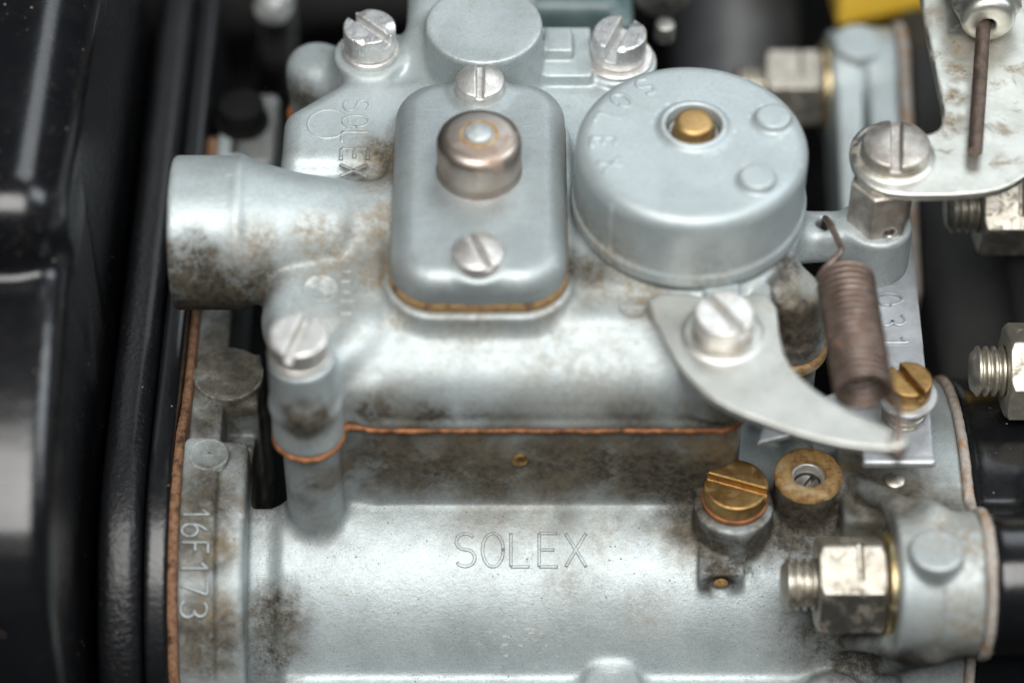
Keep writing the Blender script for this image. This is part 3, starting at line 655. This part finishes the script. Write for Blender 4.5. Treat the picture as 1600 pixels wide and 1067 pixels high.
lettering('lettering', 'SOLEX', round_map, dc, 'disc', 3.5, adv=1.44, wd=.85, ht=.26, label='SOLEX cast in faint raised letters round the rim')
V, F = lathe([(2.95, -3), (3.0, .9), (2.92, 1.3), (2.55, 1.62), (2.0, 1.7), (0, 1.72)], 40, (27.5, 15.2, 31.4)); obj('brass_button', (V, F), 'button', dc)
V, F = lathe([(3.1, 0), (3.6, .45), (4.1, 0)], 40, (27.5, 15.2, 30.4)); obj('snap_ring', (V, F), 'far_metal', dc)

# ---- lid screws
cheese = screw_mesh('cheese_screw', 4.5, 3.6, 'screw', 1.3, 1.9, edge=.6)
dented = screw_mesh('dented_screw', 4.25, 4.6, 'chewed', 1.5, 2.0, edge=.4, dents=[((3.2, 2.2, 5.6), 1.7), ((1.0, -2.4, 6.2), 1.7), ((-3.6, 1.6, 5.4), 1.2), ((2.2, -3.8, 5.0), 1.0)])
dented2 = screw_mesh('split_screw', 4.4, 5.0, 'chewed', 1.9, 3.0, edge=.5, dents=[((-3.8, 1.8, 6.4), 1.9), ((3.0, -2.6, 6.9), 2.0), ((4.2, 2.0, 5.6), 1.2)])
wash = ring_mesh('spring_washer', 2, 4.7, 0, 1.2, 'screw'); wash2 = ring_mesh('flat_washer', 2, 5.6, 0, .9, 'screw')
def lid_screw(me, loc, ang, wm, wh, lab=None):
    o = place('slotted_screw', me, carb, (loc[0], loc[1], loc[2]+wh), (0, 0, ang))
    if lab: o['label'] = lab
    place('washer', wm, o, (loc[0], loc[1], loc[2]+wh), (0, 0, -ang)).location = (0, 0, -wh*MM)
    return o
lid_screw(cheese, (-31.2, -18.5, 17.5), turn(-28, 70), wash, 1.2)
lid_screw(dented, (-23.0, 47.2, 17.7), turn(50, 36), wash, 1.2, 'bright screw with a badly chewed slot')
lid_screw(dented2, (17.4, 47.4, 16.1), turn(-26, 48), wash2, .9, 'bright screw with a wide burred slot')

# ---- brass screw on the barrel, adjusting screw on the plate
bs = place('brass_screw', screw_mesh('brass_plug', 5.0, 3.0, 'brass', 1.35, 1.5, edge=.35), carb, (34.5, -20.3, -13.2), (0, 0, turn(90, 24)))
place('washer', ring_mesh('fibre_washer', 2, 5.15, -1.1, 0, 'copper'), bs, (34.5, -20.3, -13.2)).location = (0, 0, 0)
bs2 = place('brass_screw', screw_mesh('brass_adjuster', 3.6, 3.4, 'brass', 1.2, 1.8, edge=.4, stem=6), carb, (60.6, -11.0, .4), (0, 0, turn(30, 38)))
bs2['label'] = 'brass screw standing on a short spring'
place('washer', ring_mesh('adjuster_washer', 1.5, 4.7, -.75, 0, 'tag'), bs2, (60.6, -11, .4)).location = (0, 0, 0)
path = [(3.0*math.cos(t), 3.0*math.sin(t), -.9-4.4*t/(2*math.pi*4)) for t in np.linspace(0, 2*math.pi*4, 130)]
V, F = tube(path, .48, 8); o = place('adjuster_spring', mesh_data('adjuster_spring', V, F, 'nut'), bs2, (0, 0, 0)); o.location = (0, 0, 0)

# ---- gaskets of the two flanges
lo_pts = smooth_line([(-47.6, -52), (-46.6, -32.6), (-39, -20.5), (-28.3, -12.9), (-18, -10.5), (-9, -10.2), (-2, -13.4), (12, -13.4)])+[(60, -13.6), (62, -52)]
obj('flange_gasket', sdf([('+', prism(lo_pts, -52.6, -51.15, 0, .2, .15), 0)], .5, 1), 'cork', carb)['label'] = 'rust brown paper gasket along the left flange'
rg = [('+', cyl((BY, BZ), 33.4, 70, 71.5, 0, .15), 0), ('+', cyl((-37, -13.6), 11.6, 70, 71.5, 0, .15), 0), ('+', prism([(-47, -17), (-41, -3.4), (-35, -2.9), (-28.5, -8.5), (-20.5, -13.9), (-12, -14), (-12, -40), (-30, -30)], 70, 71.5, 0, .5, .15), .5)]
obj('flange_gasket', sdf(rg, .5, 1), 'grey_gasket', carb)['label'] = 'pale frayed gasket along the right flange'
# rear lobe of the right flange
lobe = obj('flange_lobe', sdf([('+', cyl((86, -26), 10.4, 57.5, 63.2, 0, 1.0), 0), ('+', cyl((86, -26), 10.8, 63.6, 69.5, 0, 1.0), .8), ('+', prism([(84, -16), (86, -36), (40, -54), (40, -34)], 58, 62.8, 0, 0, 1), .6), ('+', prism([(84, -15.6), (86, -36), (40, -54), (40, -33.6)], 63.8, 69.4, 0, 0, 1), .6),
      ('+', cyl((62.5, 86), 4.6, -20, -14.6, 2, .4), .4)], .6, 1.5), 'lid', carb)
obj('flange_gasket', sdf([('+', cyl((86, -26), 11.8, 69.5, 71.4, 0, .2), 0), ('+', prism([(84, -14.6), (86, -36), (40, -54), (40, -32)], 69.5, 71.4, 0, 0, .2), 0)], .6, 1), 'grey_gasket', carb)

# ---------------------------------------------------------------- lever, spring, plates
lev = thing('pump_lever', (31.2, -14.4, 16.2), 'pale curved flat lever screwed to the lid below the round cover', 'lever')
LP = [(20.0, -6.1), (28.2, -6.1), (28.6, -8.8), (34.4, -8.6), (35.0, -6.1), (39.4, -6.4), (39.6, -17.0), (41.0, -21.5), (44.5, -26.0), (50, -30.4), (56.6, -33.9), (56.9, -35.6), (55.4, -36.6), (48.6, -36.0), (42.5, -34.2), (36.9, -31.6), (32.4, -29.4), (28.6, -26.6), (25.8, -23.0), (23.6, -19.0), (21.4, -12.3)]
v = Vol((19, -38, 15.2), (58.5, -5, 18.6), .26); v.add(prism(smooth_loop(LP, 1), 16.2, 17.7, 2, .1, .35), 0); v.add(cyl((31.2, -14.4), 5.9, 16.5, 18.1, 2, .4), .5)
obj('lever_plate', v.mesh(), 'lever', lev)
o = place('slotted_screw', screw_mesh('lever_screw', 4.5, 3.0, 'screw', 1.2, 1.4, edge=.5), lev, (31.2, -14.4, 19.4), (0, 0, turn(50, 55)))
place('washer', ring_mesh('lever_washer', 2, 4.5, -1.3, 0, 'screw_dull'), o, (31.2, -14.4, 19.4)).location = (0, 0, 0)
V, F = lathe([(1.5, -2.5), (1.5, .3), (1.2, .5), (0, .5)], 20, (55.2, -34.9, 17.5)); obj('spring_pin', (V, F), 'lever', lev)

sp_r = 4.0; n_coil = 18.5; a = np.array((50.3, -3.0, 17.2)); e = np.array((51.2, -25.6, 17.4)); ax = (e-a)/np.linalg.norm(e-a)
s1 = np.cross(ax, (0, 0, 1)); s1 /= np.linalg.norm(s1); s2 = np.cross(s1, ax)
ts = np.linspace(0, 2*math.pi*n_coil, int(n_coil*22))
coil = [a+(e-a)*t/ts[-1]+sp_r*(math.cos(t)*s1+math.sin(t)*s2) for t in ts]
spr = thing('tension_spring', tuple(a), 'rusty brown coil spring hooked between lid arm and lever tip', 'spring')
obj('coil', tube(coil, .47, 8), 'spring', spr)
def bez(p, n=24):
    p = np.array(p, float); t = np.linspace(0, 1, n)[:, None]
    return (1-t)**3*p[0]+3*(1-t)**2*t*p[1]+3*(1-t)*t*t*p[2]+t**3*p[3]
st, en = coil[0], coil[-1]
hook = np.concatenate([bez([st, st+np.array((0, 1.2, 1.6)), (50.2, -1.0, 20.5), (49.8, 1.6, 19.6)], 14)[:-1], bez([(49.8, 1.6, 19.6), (49.4, 4.5, 18.6), (48.5, 8.6, 18.4), (48.4, 11.0, 16.2)], 16)[:-1], bez([(48.4, 11.0, 16.2), (48.4, 12, 14), (48.4, 11.6, 12), (48.4, 11, 10)], 8)])
obj('hook', tube(hook, .52, 8), 'spring', spr)
hook = np.concatenate([bez([en, en+np.array((.2, -1.5, .6)), (55.6, -28, 18.6), (55.6, -30, 18.8)], 14)[:-1], bez([(55.6, -30, 18.8), (55.6, -32, 18.8), (55.4, -34, 19.0), (55.2, -35, 18.2)], 12)[:-1], bez([(55.2, -35, 18.2), (55.1, -36, 17.2), (55.1, -37.2, 17), (55.2, -37.3, 15.6)], 10)])
obj('hook', tube(hook, .52, 8), 'spring', spr)

tagp = thing('stamped_plate', (60, 0, -6.0), 'flat grey stamped metal strip with worn digits behind the spring', 'plate')
PP = [(54.9, 32), (65.6, 32), (64.6, -20.2), (53.6, -20.2), (53.6, -17.2), (50.5, -14.0), (45.0, -12.6), (42.5, -15.0), (37.6, -16.4), (39.2, -11.2), (46.5, -8.0), (54.2, -4.0)]
v = Vol((36, -22, -8.2), (67, 33, -4), .3); v.add(prism(PP, -6.0, -5.0, 2, .05, .2), 0); v.add(bx(53.6, 64.6, -20.5, -19.5, -6.3, -5.0, .3), .5)
obj('strip', v.mesh(), 'tag', tagp)
lettering('lettering', '33031', lambda u, v, h: (58.1+v+u*.02, 24.0-u, -5.03+h), tagp, 'tag', 4.4, adv=1.06, wd=.6, ht=.36, aspect=.98, label='worn stamped digits running down the strip')

br = thing('throttle_bracket', (56.6, 11.6, 15), 'pale zinc plated bracket plate with big screw at upper right', 'bracket')
BP = [(66.2, 70), (66.4, 40), (67.3, 24.5), (66.2, 21.6), (63.4, 20.2), (61.8, 22.4), (58, 23.6), (54.2, 22.2), (52.0, 18.6), (52.0, 13.4), (54.2, 9.2), (58.2, 7.4), (72, 7.8), (77.4, 10.6), (84, 18), (100, 30), (100, 70)]
v = Vol((50, 5, 22.2), (98, 68, 26.2), .42); v.add(prism(smooth_loop(BP), 23.4, 25.0, 2, .2, .4), 0); v.add(cyl((58.4, 15.6), 6.0, 23.6, 25.5, 2, .4), .5)
obj('bracket_plate', v.mesh(), 'white_zinc', br)
hx = [(4.9*math.cos(R(60*i+10)), 4.9*math.sin(R(60*i+10))) for i in range(6)]
obj('standoff', sdf([('+', prism([(56.8+x, 12.2+y) for x, y in hx], 14.5, 23.6, 2, .2, .25), 0), ('-', cyl((56.8+1.2, 16), .9, 3, 9.5, 1, .1), .2)], .3, .8), 'screw_dull', br)
place('slotted_screw', screw_mesh('bracket_screw', 5.3, 3.4, 'screw_dull', 1.6, 2.0, dome=15.0), br, (58.6, 15.6, 25.3), (0, 0, R(85)))
ft = [('+', prism([(75.6+5.6*math.cos(R(60*i+30)), 31+5.6*math.sin(R(60*i+30))) for i in range(6)], 37, 60, 1, 0, .6), 0)]
ft = [('+', prism([(75.4+5.4*math.cos(R(60*i+0)), 30.2+5.4*math.sin(R(60*i+0))) for i in range(6)], 43, 60, 1, .2, 1.2), 0), ('+', cyl((75.2, 30.2), 4.4, 40.2, 46, 1, 1.6), .6), ('-', cyl((75.0, 29.6), 1.3, 38, 44, 1, .1), .3)]
clamp = thing('cable_clamp', (75.4, 43, 25), 'hexagonal cable fitting with dark wire on the bracket plate', 'clamp')
obj('hex_fitting', sdf(ft, .4, 1), 'white_zinc', clamp)
obj('wire', tube([(75.0+(70.6-75.0)*t, 44+(14.6-44)*t, 29.6+(27.0-29.6)*t) for t in np.linspace(0, 1, 14)], 1.15, 12), 'wire', clamp, None, True, 40)

# ---------------------------------------------------------------- stud nuts
def hexnut(af, x0, x1, mark_):
    rr = af/2/math.cos(R(30))
    pts = [(rr*math.cos(R(60*i-42)), rr*math.sin(R(60*i-42))) for i in range(6)]
    pr = [('+', prism([(p[0], p[1]) for p in pts], x0, x1, 0, 0, .25), 0)]
    cone = lambda x, y, z: np.maximum(ln(y, z)-rr*1.03-(x-x0-.9)*1.2, ln(y, z)-rr*1.03+(x-x1+.9)*1.2)*.7
    vol = Vol((x0-1, -rr-1, -rr-1), (x1+1, rr+1, rr+1), .24)
    for s_, p, k in pr: vol.add(p, k)
    vol.D = np.maximum(vol.D, cone(vol.ax[0][:, None, None], vol.ax[1][None, :, None], vol.ax[2][None, None, :]))
    vol.cut(cyl((0, 0), 3.9, x0-2, x1+2, 0, .1), .2)
    ca, sa = math.cos(R(108)), math.sin(R(108))
    if mark_: vol.cut((lambda x, y, z: np.maximum(np.maximum(np.abs(x-(x0+6.2))-.36, -(y*ca+z*sa-5.3)), -y*sa+z*ca-1.4), ((x0+4, -9, -3), (x0+8, 9, 9))), .15)
    return vol.mesh()
nut_me = mesh_data('hex_nut', *hexnut(13.4, 0, 10.2, True), 'nut')
wash_me = mesh_data('spring_washer', *lathe([(4.2, 10.3), (7.7, 10.3), (8.1, 10.7), (8.1, 12.2), (7.7, 12.5), (4.2, 12.5)], 48, (0, 0, 0), 'X'), 'nut_gold', True, 35)
prof = [(0, -5.2), (2.9, -5.2), (3.5, -4.6)]
for i in range(13): prof += [(4.0, -4.3+i*1.25), (4.0, -4.0+i*1.25), (3.25, -3.62+i*1.25), (3.25, -3.45+i*1.25)]
stud_me = mesh_data('stud', *lathe(prof+[(3.2, 14)], 36, (0, 0, 0), 'X'), 'nut', True, 50)
def stud_nut(loc, rot, label, washer=True):
    t = thing('stud_nut', loc, label, 'nut', 'flange nuts on their studs')
    for n_, me in (('hex_nut', nut_me), ('washer', wash_me), ('stud', stud_me)):
        if n_ == 'washer' and not washer: continue
        place(n_, me, t, loc, (R(rot), 0, 0))
    return t
stud_nut((46.0, -36, -15), 0, 'large nut with scored face and brass coloured washer at lower right')
stud_nut((46.0, 86, -26), 0, 'blurred nut on the rear flange behind the round cover')
stud_nut((77.2, -1.8, -5), 18, 'nut at the right edge with its stud pointing left, beside the black manifold', False)
stud_nut((77.0, 34, -5), 24, 'nut half hidden under the pale bracket plate', False)

# ---------------------------------------------------------------- black intake manifold on the right
man = thing('intake_manifold', (90, -12, -80), 'black painted intake manifold flange right of the pale gasket', 'manifold')
mf = [('+', cyl((BY, BZ), 33.0, 71.6, 92, 0, 1.2), 0), ('+', cyl((-37, -13.6), 10.8, 71.6, 82, 0, 1.0), 2), ('+', prism([(-47, -17), (-41, -3.4), (-35, -2.9), (-28.5, -8.5), (-20.5, -13.9), (-12, -14), (-12, -40), (-30, -30)], 71.6, 82, 0, -.4, 1.0), 1),
      ('+', cyl((-24, -28), 17, 80, 118, 0, 1), 3)]
obj('flange', sdf(mf, .8, 2), 'black_gloss', man)
obj('runner', sdf([('+', bx(71.8, 130, -6, 110, -70, -26, 4), 0), ('+', cyl((84, -30), 13.5, 71.6, 96, 0, 1), 2), ('+', bx(84, 130, -40, 40, -60, -16, 4), 6), ('+', bx(87.4, 120, -16, 60, -30, 4, 3), 6)], 1.0, 2), 'black_matt', man)

# ---------------------------------------------------------------- black air filter housing on the left
air = thing('air_filter_housing', (-80, 0, -60), 'black enamelled air filter housing along the left edge', 'housing')
hv = [('+', bx(-150, -65, -11, 140, -60, 40, 8), 0), ('+', prism(smooth_line([(-8, 27.5), (-20, 25.5), (-36, 20), (-50, 12), (-58, 0), (-62, -20), (-63, -60)], 2)+[(10, -60), (10, 27.5)], -150, -65.2, 0, 0, 4.5), 2), ('-', caps((-95, -4, 46), (-95, 140, 46), 10), 3)]
obj('shell', sdf(hv, 1.1, 2), 'black_gloss', air)
ro = smooth_line([(-49, -52), (-47.5, -31.5), (-39.6, -20), (-28.6, -11.8), (-18, -9.0), (0, -8.6), (20, -8.6)])+[(95, -8.6), (95, -52)]
obj('flange', sdf([('+', prism(ro, -63.4, -56.6, 0, .5, 2.4), 0)], .7, 1.5), 'black_rough', air)
ro2 = [(y+.3 if y < 90 else y, z-.8) for y, z in ro]
obj('rim', sdf([('+', prism(ro2, -56.2, -52.7, 0, .3, .5), 0)], .6, 1.5), 'black', air)
hexb = thing('flange_bolt', (-46.8, 62, -14), 'dim hexagon bolt head on the left flange behind the inlet stub', 'bolt')
obj('bolt_seat', sdf([('+', bx(-51, -41, 54, 72, -30, -14, 1.5), 0)], .7, 1), 'shaded_casting', hexb)
V, F = lathe([(0, 4.6), (2.6, 4.5), (3.9, 3.6), (4.0, 0), (4.6, -.1), (4.6, -1)], 36, (-47, 64, -13.2)); obj('bolt_head', (V, F), 'iron', hexb, None, True, 40)  # head and seat are coloured dark for the shade they sit in

# ---------------------------------------------------------------- blurred things behind
V, F = tube([(31, 150, -45), (31, 118, -18), (27, 84, 2), (26, 78, 4)], 5.0, 20)
far = thing('breather_pipe', (28, 110, -40), 'blurred dark metal pipe behind the round cover', 'pipe')
obj('pipe', (V, F), 'far_metal', far)
V, F = lathe([(0, 0), (1.7, 0), (1.7, 3.2), (1.2, 3.6), (0, 3.6)], 24, (26.0, 66, 4)); obj('pipe_tip', (V, F), 'far_metal', far, None, True, 40)
tag(obj('grey_hose', tube([(70, 190, -60), (52, 170, -42), (44, 150, -36), (44, 120, -52), (45, 100, -80)], 13, 28), 'grey_hose'), 'blurred grey hose at the top behind the carburettor', 'hose')
tag(obj('green_fitting', sdf([('+', bx(2, 19, 74, 100, -10, 4, 2), 0), ('+', bx(17, 21, 72, 82, -10, 2, 1), .5)], .9, 1.5), 'glass_green'), 'blurred greenish metal block behind the rear right screw', 'fitting')
tag(obj('yellow_cap', sdf([('+', prism([(61.5, 107), (96, 119), (96, 150), (58, 150)], -32, -8, 2, 0, 2.5), 0), ('+', bx(66, 92, 122, 146, -10, -3, 2), 1), ('+', bx(72, 88, 124, 140, -84, -30, 2), 1)], .9, 1.5), 'yellow'), 'bright yellow plastic cap at the top behind the bracket', 'cap')
tag(obj('rear_hose', tube([(-90, 150, -70), (-60, 140, -45), (-30, 135, -35), (10, 140, -40), (30, 150, -60)], 15, 28), 'black_matt'), 'thick black hose crossing behind the inlet housing', 'hose')
tag(obj('pale_pipe', tube([(-48, 120, -60), (-44, 104, -30), (-43, 96, -14), (-43, 90, -10)], 3.4, 16), 'shaded_casting'), 'blurred grey pipe end behind the left flange', 'pipe')
print('triangles', sum(len(o.data.loop_triangles) or sum(len(p.vertices)-2 for p in o.data.polygons) for o in bpy.data.objects if o.type == 'MESH'))
